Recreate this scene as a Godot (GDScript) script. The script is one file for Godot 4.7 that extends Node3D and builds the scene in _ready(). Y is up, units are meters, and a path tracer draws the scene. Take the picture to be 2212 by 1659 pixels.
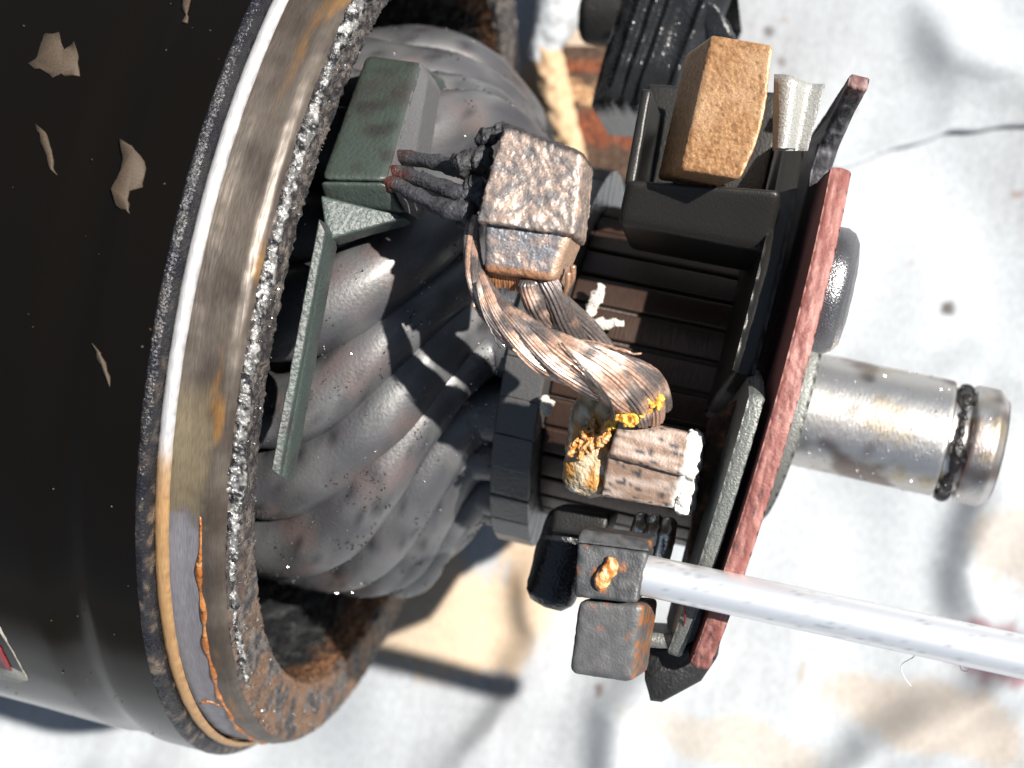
extends Node3D
# Worn starter motor lying on a stained work cloth in the sun. Own frame in millimetres: s along the motor's axis,
# n up (0 on the axis, the cloth at -57), b across. World: x = s, y = n + 57, z = b, in metres.

const MM := 0.001
const EYE := Vector3(57.506, 188.95, 4.660)          # camera, mm
const CX := Vector3(0.96032, -0.17805, -0.21465)      # its right, up and back
const CY := Vector3(-0.21105, 0.03913, -0.97669)
const CZ := Vector3(0.18230, 0.98324, 0.0)
const FOCAL := 3318.0                                  # in units of a frame 2212 wide

var org := Vector3.ZERO
var taken := {}
var rng := RandomNumberGenerator.new()
var nz := FastNoiseLite.new()
var nf := FastNoiseLite.new()
var T := {}
var M := {}

# ---------- frame ----------
func W(s: float, n: float, b: float) -> Vector3:
	return Vector3(s, n + 57.0, b) * MM

func A(s: float, r: float, a: float) -> Vector3:       # on a circle about the axis; a = 0 faces up
	return W(s, r * cos(a), r * sin(a))

func P(x: float, y: float, n: float) -> Vector3:       # the point at height n seen at x, y: used to lay out measured outlines
	var r := CX * ((x - 1106.0) / FOCAL) - CY * ((y - 829.5) / FOCAL) - CZ
	var t := (n - EYE.y) / r.y
	var q := EYE + r * t
	return W(q.x, q.y, q.z)

func noise(p: Vector3, scale_mm: float) -> float:      # -1 .. 1
	return nz.get_noise_3dv(p * (1000.0 / scale_mm))

func fnoise(p: Vector3, scale_mm: float) -> float:     # fractal
	return nf.get_noise_3dv(p * (1000.0 / scale_mm))

func sm(a: float, b: float, x: float) -> float:
	return smoothstep(a, b, x)

# ---------- nodes ----------
func numbered(called: String) -> String:
	taken[called] = taken.get(called, -1) + 1
	return called if taken[called] == 0 else "%s_%03d" % [called, taken[called]]

func thing(called: String, label: String, category: String, at: Vector3, group := "") -> Node3D:
	var o := Node3D.new()
	o.name = numbered(called)
	add_child(o)
	o.position = at
	org = at
	o.set_meta("label", label)
	o.set_meta("category", category)
	if group:
		o.set_meta("group", group)
	return o

class Geo:
	var v := PackedVector3Array()
	var c := PackedColorArray()
	var i := PackedInt32Array()
	var colored := false
	func grid(nu: int, nv: int, pts: PackedVector3Array, cols: PackedColorArray, wrap_v := false) -> void:
		var o := v.size()
		v.append_array(pts)
		if cols.size():
			colored = true
			c.append_array(cols)
		else:
			var f := PackedColorArray()
			f.resize(pts.size())
			f.fill(Color.WHITE)
			c.append_array(f)
		for a in nu - 1:
			for b in (nv if wrap_v else nv - 1):
				var b2 := (b + 1) % nv
				var p := o + a * nv + b
				var q := o + a * nv + b2
				var r := o + (a + 1) * nv + b
				var s := o + (a + 1) * nv + b2
				i.append_array(PackedInt32Array([p, r, q, q, r, s]))

func put(g: Geo, called: String, mat: Material, parent: Node) -> MeshInstance3D:
	for k in g.v.size():
		g.v[k] -= org
	var arr := []
	arr.resize(Mesh.ARRAY_MAX)
	arr[Mesh.ARRAY_VERTEX] = g.v
	if g.colored:
		arr[Mesh.ARRAY_COLOR] = g.c
	arr[Mesh.ARRAY_INDEX] = g.i
	var am := ArrayMesh.new()
	am.add_surface_from_arrays(Mesh.PRIMITIVE_TRIANGLES, arr)
	var st := SurfaceTool.new()
	st.create_from(am, 0)
	st.generate_normals()
	var o := MeshInstance3D.new()
	o.name = called
	o.mesh = st.commit()
	o.material_override = mat
	parent.add_child(o, true)
	return o

# ---------- shapes ----------
# a body with eight given corners (bit 0, 1, 2 = along x, y, z), rounded edges, finely divided, roughened
func hexa(g: Geo, c: Array, bevel: float, cell: float, amp := 0.0, size := 1.0, paint = null) -> void:
	var ex: Vector3 = (c[1] + c[3] + c[5] + c[7] - c[0] - c[2] - c[4] - c[6]) / 4.0
	var ey: Vector3 = (c[2] + c[3] + c[6] + c[7] - c[0] - c[1] - c[4] - c[5]) / 4.0
	var ez: Vector3 = (c[4] + c[5] + c[6] + c[7] - c[0] - c[1] - c[2] - c[3]) / 4.0
	var L := Vector3(ex.length(), ey.length(), ez.length()) / MM
	var rr := minf(bevel, minf(L.x, minf(L.y, L.z)) * 0.49)
	var E := [ex.normalized(), ey.normalized(), ez.normalized()]
	var hand := ex.cross(ey).dot(ez) > 0.0
	var lists := []
	for k in 3:
		var l: Array = []
		var len: float = L[k]
		var m := maxi(1, int(ceil((len - 2.0 * rr) / cell)))
		for j in 4:
			l.append(rr * (1.0 - cos(PI / 2.0 * j / 4.0)) if rr > 0.0 else 0.0)
		for j in m + 1:
			l.append(rr + (len - 2.0 * rr) * j / m)
		for j in range(3, -1, -1):
			l.append(len - (rr * (1.0 - cos(PI / 2.0 * j / 4.0))))
		lists.append(l)
	for axis in 3:
		var ua := (axis + 1) % 3
		var va := (axis + 2) % 3
		for side in 2:
			var lu: Array = lists[ua]
			var lv: Array = lists[va]
			var flip: bool = (side == 0) == hand
			var pts := PackedVector3Array()
			var cols := PackedColorArray()
			var outer: Array = lv if flip else lu
			var inner: Array = lu if flip else lv
			for x in outer:
				for y in inner:
					var p := Vector3.ZERO
					p[axis] = L[axis] * side
					p[ua] = y if flip else x
					p[va] = x if flip else y
					var q := p.clamp(Vector3.ONE * rr, L - Vector3.ONE * rr)
					var d := p - q
					d = d.normalized() if d.length() > 1e-6 else Vector3.ZERO
					if d == Vector3.ZERO:
						d[axis] = 1.0 if side else -1.0
					p = q + d * rr
					var t := p / L
					var w: Vector3 = ((c[0] * (1 - t.x) + c[1] * t.x) * (1 - t.y) + (c[2] * (1 - t.x) + c[3] * t.x) * t.y) * (1 - t.z) + ((c[4] * (1 - t.x) + c[5] * t.x) * (1 - t.y) + (c[6] * (1 - t.x) + c[7] * t.x) * t.y) * t.z
					if amp > 0.0:
						var dw: Vector3 = E[0] * d.x + E[1] * d.y + E[2] * d.z
						w += dw * fnoise(w, size) * amp * MM
					pts.append(w)
					if paint != null:
						cols.append(paint.call(w, t))
			g.grid(outer.size(), inner.size(), pts, cols)

# corners of a slab whose face is a quad measured on the thing; back shifted by an offset in mm (s, n, b)
func slab(quad: Array, back: Vector3) -> Array:        # quad: top left, top right, bottom right, bottom left as P() points
	var o := back * MM
	return [quad[3] + o, quad[2] + o, quad[0] + o, quad[1] + o, quad[3], quad[2], quad[0], quad[1]]

func smooth_path(pts: Array, steps: int) -> Array:     # Catmull-Rom
	var out := []
	for k in pts.size() - 1:
		var a: Vector3 = pts[maxi(k - 1, 0)]
		var b: Vector3 = pts[k]
		var c: Vector3 = pts[k + 1]
		var d: Vector3 = pts[mini(k + 2, pts.size() - 1)]
		for j in steps:
			out.append(b.cubic_interpolate(c, a, d, float(j) / steps))
	out.append(pts[-1])
	return out

func smooth_list(v: Array, steps: int) -> Array:
	var out := []
	for k in v.size() - 1:
		for j in steps:
			out.append(lerpf(v[k], v[k + 1], float(j) / steps))
	out.append(v[-1])
	return out

# tube along a path; radius per point (mm); ridges: lobes, depth, turns; round ends
func tube(g: Geo, path: Array, radius: Array, seg: int, amp := 0.0, size := 1.0, paint = null, lobes := 0, depth := 0.0, turns := 0.0, flat := 1.0, up := Vector3.UP) -> void:
	var n := path.size()
	var pts := PackedVector3Array()
	var cols := PackedColorArray()
	var t0: Vector3 = (path[1] - path[0]).normalized()
	var x := up.cross(t0).normalized() if absf(up.dot(t0)) < 0.95 else Vector3.RIGHT.cross(t0).normalized()
	for k in range(-2, n + 2):
		var j := clampi(k, 0, n - 1)
		var t: Vector3 = (path[mini(j + 1, n - 1)] - path[maxi(j - 1, 0)]).normalized()
		x = (x - t * x.dot(t)).normalized()
		var y := t.cross(x)
		var r: float = radius[j] * MM
		var p: Vector3 = path[j]
		if k == -2:
			r *= 0.02
			p -= t * radius[j] * MM * 0.45
		elif k == -1:
			r *= 0.72
			p -= t * radius[j] * MM * 0.3
		elif k == n:
			r *= 0.72
			p += t * radius[j] * MM * 0.3
		elif k == n + 1:
			r *= 0.02
			p += t * radius[j] * MM * 0.45
		for m in seg:
			var a := TAU * m / seg
			var rr := r
			if lobes > 0:
				rr *= 1.0 + depth * cos(lobes * a + turns * TAU * j / (n - 1))
			var w := p + (x * cos(a) * flat + y * sin(a)) * rr
			if amp > 0.0:
				w += (x * cos(a) + y * sin(a)) * fnoise(w, size) * amp * MM
			pts.append(w)
			if paint != null:
				cols.append(paint.call(w, Vector2(float(j) / (n - 1), a)))
	g.grid(n + 4, seg, pts, cols, true)

# body of revolution about the motor's axis, or about a parallel line through (n0, b0)
func lathe(g: Geo, prof: Array, seg: int, amp := 0.0, size := 1.0, paint = null, a0 := 0.0, a1 := TAU, n0 := 0.0, b0 := 0.0, only := Vector2(-1e9, 1e9)) -> void:
	var closed := absf(a1 - a0 - TAU) < 1e-4
	var nv := seg if closed else seg + 1
	var pts := PackedVector3Array()
	var cols := PackedColorArray()
	var np := prof.size()
	for k in np:
		var tan2: Vector2 = prof[mini(k + 1, np - 1)] - prof[maxi(k - 1, 0)]
		var nor := Vector2(-tan2.y, tan2.x).normalized()
		for m in nv:
			var a := a0 + (a1 - a0) * m / seg
			var s: float = prof[k].x
			var r: float = prof[k].y
			if amp > 0.0 and s >= only.x and s <= only.y:
				var h := fnoise(W(s, r * cos(a), r * sin(a)), size) * amp
				s += nor.x * h
				r += nor.y * h
			var w := W(s, n0 + r * cos(a), b0 + r * sin(a))
			pts.append(w)
			if paint != null:
				cols.append(paint.call(w, Vector2(prof[k].x, a)))
	g.grid(np, nv, pts, cols, closed)

func fine(prof: Array, step: float) -> Array:
	var out := []
	for k in prof.size() - 1:
		var m := maxi(1, int((prof[k + 1] - prof[k]).length() / step))
		for j in m:
			out.append(prof[k].lerp(prof[k + 1], float(j) / m))
	out.append(prof[-1])
	return out

# prism with an outline in (n, b), lying in a plane x = x0 + kn n + kb b, thick along x
func prism(g: Geo, outline: Array, x0: float, kn: float, kb: float, thick: float, amp := 0.0, size := 1.0, layers := 6, paint = null) -> void:
	var np := outline.size()
	var pts := PackedVector3Array()
	var cols := PackedColorArray()
	for l in layers + 1:
		for k in np:
			var o: Vector2 = outline[k]
			var a: Vector2 = outline[(k + np - 1) % np]
			var b: Vector2 = outline[(k + 1) % np]
			var nor := Vector2(-(b - a).y, (b - a).x).normalized()
			var e := 0.25 * pow(absf(2.0 * l / layers - 1.0), 6.0)
			var w := W(x0 + kn * o.x + kb * o.y + thick * l / layers, o.x, o.y)
			var h := fnoise(w, size) * amp
			w += Vector3(0, nor.x * (h - e), nor.y * (h - e)) * MM
			pts.append(w)
			if paint != null:
				cols.append(paint.call(w, Vector2(float(l) / layers, float(k) / np)))
	g.grid(layers + 1, np, pts, cols, true)
	var poly := PackedVector2Array(outline)
	var tri := Geometry2D.triangulate_polygon(poly)
	for l in [0, layers]:
		var o := g.v.size()
		for k in np:
			g.v.append(pts[l * np + k])
			g.c.append(cols[l * np + k] if cols.size() else Color.WHITE)
		for k in range(0, tri.size(), 3):
			var q := [tri[k], tri[k + 1], tri[k + 2]]
			var nrm: Vector3 = (g.v[o + q[1]] - g.v[o + q[0]]).cross(g.v[o + q[2]] - g.v[o + q[0]])
			if (nrm.x < 0.0) == (l == 0):
				q.reverse()
			for m in q:
				g.i.append(o + m)

func dense(outline: Array, step: float) -> Array:
	var out := []
	for k in outline.size():
		var a: Vector2 = outline[k]
		var b: Vector2 = outline[(k + 1) % outline.size()]
		var m := maxi(1, int(a.distance_to(b) / step))
		for j in m:
			out.append(a.lerp(b, float(j) / m))
	return out

# ---------- materials ----------
func noise_tex(freq: float, octaves: int, ramp: Array, kind := FastNoiseLite.TYPE_SIMPLEX_SMOOTH, px := 512, normal := 0.0, sd := 1) -> NoiseTexture2D:
	var n := FastNoiseLite.new()
	n.noise_type = kind
	n.frequency = freq
	n.seed = sd
	n.fractal_octaves = octaves
	var t := NoiseTexture2D.new()
	t.width = px
	t.height = px
	t.seamless = true
	t.noise = n
	if normal > 0.0:
		t.as_normal_map = true
		t.bump_strength = normal
	elif ramp.size():
		var gr := Gradient.new()
		gr.offsets = PackedFloat32Array(ramp.map(func(r): return r[0]))
		gr.colors = PackedColorArray(ramp.map(func(r): return r[1]))
		t.color_ramp = gr
	return t

func grey(v: float) -> Color:
	return Color(v, v, v)

func mat(lin: Color, rough: float, metal: float, opt := {}) -> StandardMaterial3D:
	var m := StandardMaterial3D.new()
	m.albedo_color = lin.linear_to_srgb()
	m.roughness = rough
	m.metallic = metal
	m.metallic_specular = opt.get("spec", 0.5)
	m.vertex_color_use_as_albedo = opt.get("vc", false)
	m.uv1_triplanar = true
	var sc = opt.get("scale", 60.0)
	m.uv1_scale = sc if sc is Vector3 else Vector3.ONE * sc
	if opt.has("tex"):
		m.albedo_texture = T[opt.tex]
	if opt.has("nrm"):
		m.normal_enabled = true
		m.normal_texture = T[opt.nrm]
		m.normal_scale = opt.get("ns", 1.0)
	if opt.has("rtex"):
		m.roughness_texture = T[opt.rtex]
		m.roughness_texture_channel = BaseMaterial3D.TEXTURE_CHANNEL_RED
	if opt.has("mtex"):
		m.metallic_texture = T[opt.mtex]
		m.metallic_texture_channel = BaseMaterial3D.TEXTURE_CHANNEL_RED
	if opt.has("coat"):
		m.clearcoat_enabled = true
		m.clearcoat = opt.coat
		m.clearcoat_roughness = opt.get("coat_r", 0.2)
	m.cull_mode = BaseMaterial3D.CULL_DISABLED
	return m

func materials() -> void:
	T.grain = noise_tex(0.09, 3, [[0.0, grey(0.55)], [0.35, grey(0.8)], [0.6, grey(0.95)], [1.0, grey(1.0)]])
	T.fine = noise_tex(0.22, 3, [[0.0, grey(0.6)], [0.5, grey(0.88)], [1.0, grey(1.0)]], FastNoiseLite.TYPE_SIMPLEX_SMOOTH, 512, 0.0, 3)
	T.soot = noise_tex(0.05, 5, [[0.0, grey(0.2)], [0.38, grey(0.55)], [0.48, grey(0.92)], [1.0, grey(1.0)]], FastNoiseLite.TYPE_SIMPLEX_SMOOTH, 512, 0.0, 5)
	T.pits = noise_tex(0.06, 4, [], FastNoiseLite.TYPE_SIMPLEX_SMOOTH, 512, 9.0, 7)
	T.coarse = noise_tex(0.03, 5, [], FastNoiseLite.TYPE_SIMPLEX_SMOOTH, 512, 14.0, 9)
	T.rough = noise_tex(0.03, 5, [[0.0, grey(0.35)], [0.5, grey(0.75)], [1.0, grey(1.0)]], FastNoiseLite.TYPE_SIMPLEX_SMOOTH, 512, 0.0, 11)
	T.copper = noise_tex(0.022, 6, [[0.0, grey(0.1)], [0.36, grey(0.28)], [0.46, Color(0.72, 0.6, 0.55)], [0.6, Color(1.0, 0.9, 0.85)], [1.0, grey(1.0)]], FastNoiseLite.TYPE_SIMPLEX_SMOOTH, 512, 0.0, 13)
	T.rust = noise_tex(0.04, 5, [[0.0, Color(0.3, 0.2, 0.16)], [0.4, Color(0.75, 0.6, 0.5)], [0.6, Color(1, 0.9, 0.75)], [1.0, Color(1, 1, 1)]], FastNoiseLite.TYPE_SIMPLEX_SMOOTH, 512, 0.0, 15)
	T.weave = noise_tex(0.05, 4, [[0.0, grey(0.82)], [0.4, grey(0.92)], [0.6, grey(0.97)], [1.0, grey(1.0)]], FastNoiseLite.TYPE_SIMPLEX_SMOOTH, 512, 0.0, 17)
	T.weave_n = noise_tex(0.05, 4, [], FastNoiseLite.TYPE_SIMPLEX_SMOOTH, 512, 5.0, 17)
	T.mask = noise_tex(0.04, 4, [[0.0, grey(0.0)], [0.45, grey(0.15)], [0.6, grey(0.9)], [1.0, grey(1.0)]], FastNoiseLite.TYPE_SIMPLEX_SMOOTH, 512, 0.0, 19)
	M.paint = mat(Color(0.003, 0.0023, 0.0016), 0.2, 0.0, {"spec": 0.27})
	M.chip = mat(Color(0.055, 0.036, 0.021), 0.75, 0.0, {"tex": "grain", "scale": 90.0})
	M.steel = mat(Color(1, 1, 1), 0.42, 0.4, {"vc": true, "tex": "fine", "scale": Vector3(90, 6, 6), "nrm": "pits", "ns": 0.1})
	M.grit = mat(Color(1, 1, 1), 0.5, 0.35, {"vc": true, "tex": "fine", "scale": 80.0, "nrm": "pits", "ns": 0.9, "rtex": "rough"})
	M.bore = mat(Color(1, 1, 1), 0.6, 0.2, {"vc": true, "tex": "soot", "scale": 60.0, "nrm": "coarse", "ns": 1.2})
	M.varnish = mat(Color(1, 1, 1), 0.5, 0.0, {"vc": true, "tex": "fine", "scale": 60.0, "nrm": "pits", "ns": 0.14, "spec": 0.6, "coat": 0.25, "coat_r": 0.22})
	M.resin = mat(Color(0.07, 0.055, 0.048), 0.6, 0.0, {"tex": "fine", "nrm": "pits", "ns": 0.2})
	M.dark = mat(Color(0.012, 0.012, 0.013), 0.6, 0.0, {"tex": "grain", "nrm": "pits", "ns": 0.4})
	M.bar = mat(Color(0.06, 0.034, 0.024), 0.4, 0.4, {"tex": "fine", "scale": Vector3(110, 7, 7), "nrm": "pits", "ns": 0.12})
	M.riser = mat(Color(0.09, 0.089, 0.09), 0.3, 0.1, {"tex": "fine", "scale": 60.0, "nrm": "pits", "ns": 0.2})
	M.shaft = mat(Color(1, 1, 1), 0.4, 1.0, {"vc": true, "nrm": "pits", "ns": 0.12, "scale": Vector3(90, 30, 30)})
	M.gunk = mat(Color(0.008, 0.007, 0.007), 0.35, 0.0, {"nrm": "coarse", "ns": 1.0})
	M.insul = mat(Color(1, 1, 1), 0.5, 0.0, {"vc": true, "tex": "fine", "scale": 50.0, "nrm": "pits", "ns": 0.25})
	M.copper = mat(Color(1, 1, 1), 0.5, 0.55, {"vc": true, "tex": "grain", "scale": 90.0, "nrm": "coarse", "ns": 0.4})
	M.braid = mat(Color(1, 1, 1), 0.38, 0.55, {"vc": true, "tex": "grain", "scale": 60.0})
	M.burnt = mat(Color(0.03, 0.03, 0.033), 0.65, 0.0, {"nrm": "coarse", "ns": 1.0, "tex": "grain"})
	M.wire = mat(Color(1, 1, 1), 0.55, 0.1, {"vc": true, "tex": "grain", "nrm": "pits", "ns": 0.5})
	M.brown = mat(Color(1, 1, 1), 0.5, 0.25, {"vc": true, "tex": "fine", "scale": 45.0, "nrm": "pits", "ns": 0.22, "spec": 0.6})
	M.carbon = mat(Color(1, 1, 1), 0.5, 0.15, {"vc": true, "tex": "fine", "scale": 90.0, "nrm": "pits", "ns": 0.2})
	M.blackmetal = mat(Color(0.02, 0.019, 0.017), 0.42, 0.3, {"tex": "fine", "scale": 90.0, "nrm": "pits", "ns": 0.15})
	M.flange = mat(Color(0.5, 0.5, 0.48), 0.45, 0.5, {"tex": "grain", "scale": 90.0, "nrm": "pits", "ns": 0.35})
	M.red = mat(Color(1, 1, 1), 0.6, 0.0, {"vc": true, "tex": "fine", "scale": 70.0, "nrm": "coarse", "ns": 0.3})
	M.strip = mat(Color(0.2, 0.21, 0.2), 0.5, 0.4, {"tex": "grain", "scale": 90.0, "nrm": "pits", "ns": 0.4})
	M.chrome = mat(Color(0.6, 0.6, 0.6), 0.22, 1.0, {"nrm": "pits", "ns": 0.2})
	M.rivet = mat(Color(0.2, 0.2, 0.21), 0.3, 0.9, {"nrm": "pits", "ns": 0.5, "scale": 120.0})
	M.rod = mat(Color(1, 1, 1), 0.4, 0.8, {"vc": true})
	M.rubber = mat(Color(0.012, 0.013, 0.015), 0.33, 0.0, {"nrm": "pits", "ns": 0.4, "rtex": "rough"})
	M.cloth = mat(Color(1, 1, 1), 0.95, 0.0, {"vc": true, "tex": "weave", "scale": Vector3(70, 70, 22)})
	M.flux = mat(Color(1, 1, 1), 0.35, 0.0, {"vc": true, "nrm": "coarse", "ns": 0.8})
	M.crumb = mat(Color(0.62, 0.58, 0.52), 0.6, 0.0, {"tex": "grain", "nrm": "coarse", "ns": 0.8})
	M.scrap = mat(Color(1, 1, 1), 0.8, 0.0, {"vc": true, "tex": "rust", "scale": 40.0, "nrm": "pits", "ns": 0.5})
	M.flake = mat(Color(0.75, 0.75, 0.77), 0.2, 1.0)
	M.hair = mat(Color(0.6, 0.6, 0.6), 0.5, 0.0)
	M.print_white = mat(Color(0.35, 0.34, 0.3), 0.5, 0.0, {"tex": "grain"})
	M.print_red = mat(Color(0.22, 0.02, 0.03), 0.5, 0.0, {"tex": "grain"})

# ---------- build ----------
func _ready() -> void:
	var cam := Camera3D.new()
	cam.name = "camera"
	add_child(cam)
	cam.transform = Transform3D(Basis(CX, CY, CZ), W(EYE.x, EYE.y, EYE.z))
	var lens := CameraAttributesPhysical.new()
	lens.frustum_focal_length = 48.0
	lens.exposure_aperture = 25.0
	lens.frustum_focus_distance = 0.152
	lens.frustum_near = 0.01
	lens.frustum_far = 20.0
	cam.attributes = lens
	cam.fov = 28.0725
	cam.near = 0.01
	cam.far = 20.0
	cam.current = true

	var env := Environment.new()
	env.tonemap_mode = Environment.TONE_MAPPER_LINEAR
	env.tonemap_exposure = 2.3
	env.background_mode = Environment.BG_SKY
	var psm := ProceduralSkyMaterial.new()
	psm.sky_top_color = Color(0.5, 0.57, 0.66)
	psm.sky_horizon_color = Color(0.7, 0.73, 0.76)
	psm.sky_curve = 0.12
	psm.ground_bottom_color = Color(0.3, 0.29, 0.27)
	psm.ground_horizon_color = Color(0.55, 0.54, 0.5)
	psm.sky_energy_multiplier = 0.65
	var sky := Sky.new()
	sky.sky_material = psm
	env.sky = sky
	env.sdfgi_enabled = true
	env.ssao_enabled = true
	env.ssil_enabled = true
	var we := WorldEnvironment.new()
	we.name = "environment"
	we.environment = env
	add_child(we)

	var sun := DirectionalLight3D.new()
	sun.name = "sun"
	sun.light_energy = 1.6
	sun.light_color = Color(1.0, 0.975, 0.94)
	sun.light_angular_distance = 0.9
	sun.shadow_enabled = true
	sun.basis = Basis.looking_at(-Vector3(0.72, 1.0, -0.34).normalized(), Vector3.UP)
	add_child(sun)

	rng.seed = 7
	nz.noise_type = FastNoiseLite.TYPE_SIMPLEX_SMOOTH
	nz.frequency = 1.0
	nz.fractal_type = FastNoiseLite.FRACTAL_NONE
	nf.noise_type = FastNoiseLite.TYPE_SIMPLEX_SMOOTH
	nf.frequency = 1.0
	nf.seed = 4
	nf.fractal_octaves = 3
	materials()

	cloth()
	housing()
	armature()
	brush_plate()
	upper_brush()
	field_lead()
	lower_clip()
	rod()
	grommet()
	scraps()
	small_things()

# s, b, radius along s, radius along b, colour, strength: dirt on the cloth
var stains := [
	[9.0, 44.0, 19.0, 11.0, Color(0.46, 0.35, 0.24), 0.85], [24.0, 32.0, 9.0, 8.0, Color(0.42, 0.3, 0.19), 0.8],
	
	[95.0, 29.5, 8.0, 5.0, Color(0.2, 0.09, 0.11), 0.8], 
	[60.0, 53.0, 16.0, 4.5, Color(0.37, 0.315, 0.25), 0.55], [88.0, 42.0, 16.0, 6.0, Color(0.34, 0.275, 0.21), 0.6], [96.0, 12.0, 9.0, 8.0, Color(0.33, 0.27, 0.21), 0.55],
	[6.0, -44.0, 4.0, 14.0, Color(0.4, 0.28, 0.17), 0.85], [14.0, -56.0, 10.0, 8.0, Color(0.42, 0.31, 0.21), 0.8],
	
	[77.0, -22.0, 1.5, 1.2, Color(0.07, 0.065, 0.06), 0.95], [36.2, 50.0, 0.7, 1.1, Color(0.1, 0.06, 0.05), 0.95],
	[40.0, -60.3, 0.8, 0.9, Color(0.08, 0.07, 0.07), 0.9], [43.0, -56.0, 0.8, 0.7, Color(0.12, 0.1, 0.1), 0.9],
	[44.0, -53.5, 0.7, 0.6, Color(0.14, 0.12, 0.12), 0.9], [47.0, -51.5, 0.6, 0.6, Color(0.2, 0.17, 0.15), 0.8],
	[42.0, -62.5, 0.6, 0.4, Color(0.2, 0.17, 0.15), 0.8], [56.0, -50.5, 0.5, 0.5, Color(0.25, 0.18, 0.14), 0.8], [84.0, -42.0, 0.9, 0.6, Color(0.22, 0.16, 0.14), 0.8],
	[67.0, 40.0, 0.5, 2.0, Color(0.25, 0.19, 0.13), 0.7], [60.0, -30.0, 0.5, 0.4, Color(0.26, 0.22, 0.18), 0.7], [70.0, -28.0, 0.4, 0.4, Color(0.26, 0.22, 0.18), 0.6],
]
var crease := [Vector2(50, -39.5), Vector2(56, -40.5), Vector2(63, -45), Vector2(71, -49.5), Vector2(82, -52.5), Vector2(120, -58)]

# soft folds: line, height, width
var folds := [
	[[Vector2(16, 80), Vector2(19, 66), Vector2(24, 54), Vector2(25, 44), Vector2(22, 36), Vector2(26, 28)], 5.0, 4.2],
	[[Vector2(40, 82), Vector2(43, 66), Vector2(41, 54), Vector2(46, 42), Vector2(52, 34)], 4.2, 4.0],
	[[Vector2(66, 80), Vector2(72, 62), Vector2(80, 50), Vector2(90, 42), Vector2(102, 30), Vector2(118, 22)], 5.5, 4.4],
	[[Vector2(86, -8), Vector2(90, 6), Vector2(88, 18), Vector2(94, 30)], 3.6, 3.8],
	[[Vector2(60, -76), Vector2(70, -62), Vector2(88, -58), Vector2(110, -62)], 3.4, 4.5],
	[[Vector2(-60, 96), Vector2(-40, 86), Vector2(-16, 84), Vector2(0, 88), Vector2(16, 96)], 4.0, 4.0],
	[[Vector2(62, -8), Vector2(72, -6), Vector2(84, -14), Vector2(100, -14)], 2.2, 4.0],
]

func cloth_height(s: float, b: float) -> float:
	var w := W(s, -57.0, b)
	var h := 4.2 * noise(w * Vector3(1, 1, 0.7), 50.0) + 1.5 * noise(w * Vector3(1.0, 1, 0.6), 19.0) - 3.6
	for f in folds:
		var d := 1e9
		var along := 0.0
		var line: Array = f[0]
		for k in line.size() - 1:
			var p: Vector2 = line[k]
			var q: Vector2 = line[k + 1]
			var t := clampf((Vector2(s, b) - p).dot(q - p) / (q - p).length_squared(), 0.0, 1.0)
			var e := Vector2(s, b).distance_to(p.lerp(q, t))
			if e < d:
				d = e
				along = (k + t) / (line.size() - 1)
		if d < f[2] * 3.0:
			h += f[1] * exp(-pow((d + 0.8 * noise(w, 12.0)) / f[2], 2.0)) * sm(0.0, 0.3, along) * sm(1.0, 0.75, along)
	var under := sm(30.0, 10.0, absf(b)) * sm(20.0, 5.0, s)      # flattened where the housing rests on it
	return lerpf(h, -0.6, under)

func cloth_color(s: float, b: float) -> Color:
	var w := W(s, -57.0, b)
	var col := Color(0.35, 0.375, 0.4).lerp(Color(0.23, 0.235, 0.25), clampf(0.25 + 0.8 * noise(w, 45.0) + 0.22 * noise(w * Vector3(1, 1, 0.15), 1.6), 0.0, 0.9))
	for t in stains:
		if absf(s - t[0]) > t[2] * 2.2 or absf(b - t[1]) > t[3] * 2.2:
			continue
		var d := Vector2((s - t[0]) / t[2], (b - t[1]) / t[3]).length() + 0.4 * fnoise(w, maxf(t[2], 1.5)) + 0.16 * noise(w * Vector3(1, 1, 0.2), 1.5)
		col = col.lerp(t[4], t[5] * sm(1.1, 0.72, d))
	return col

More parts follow.
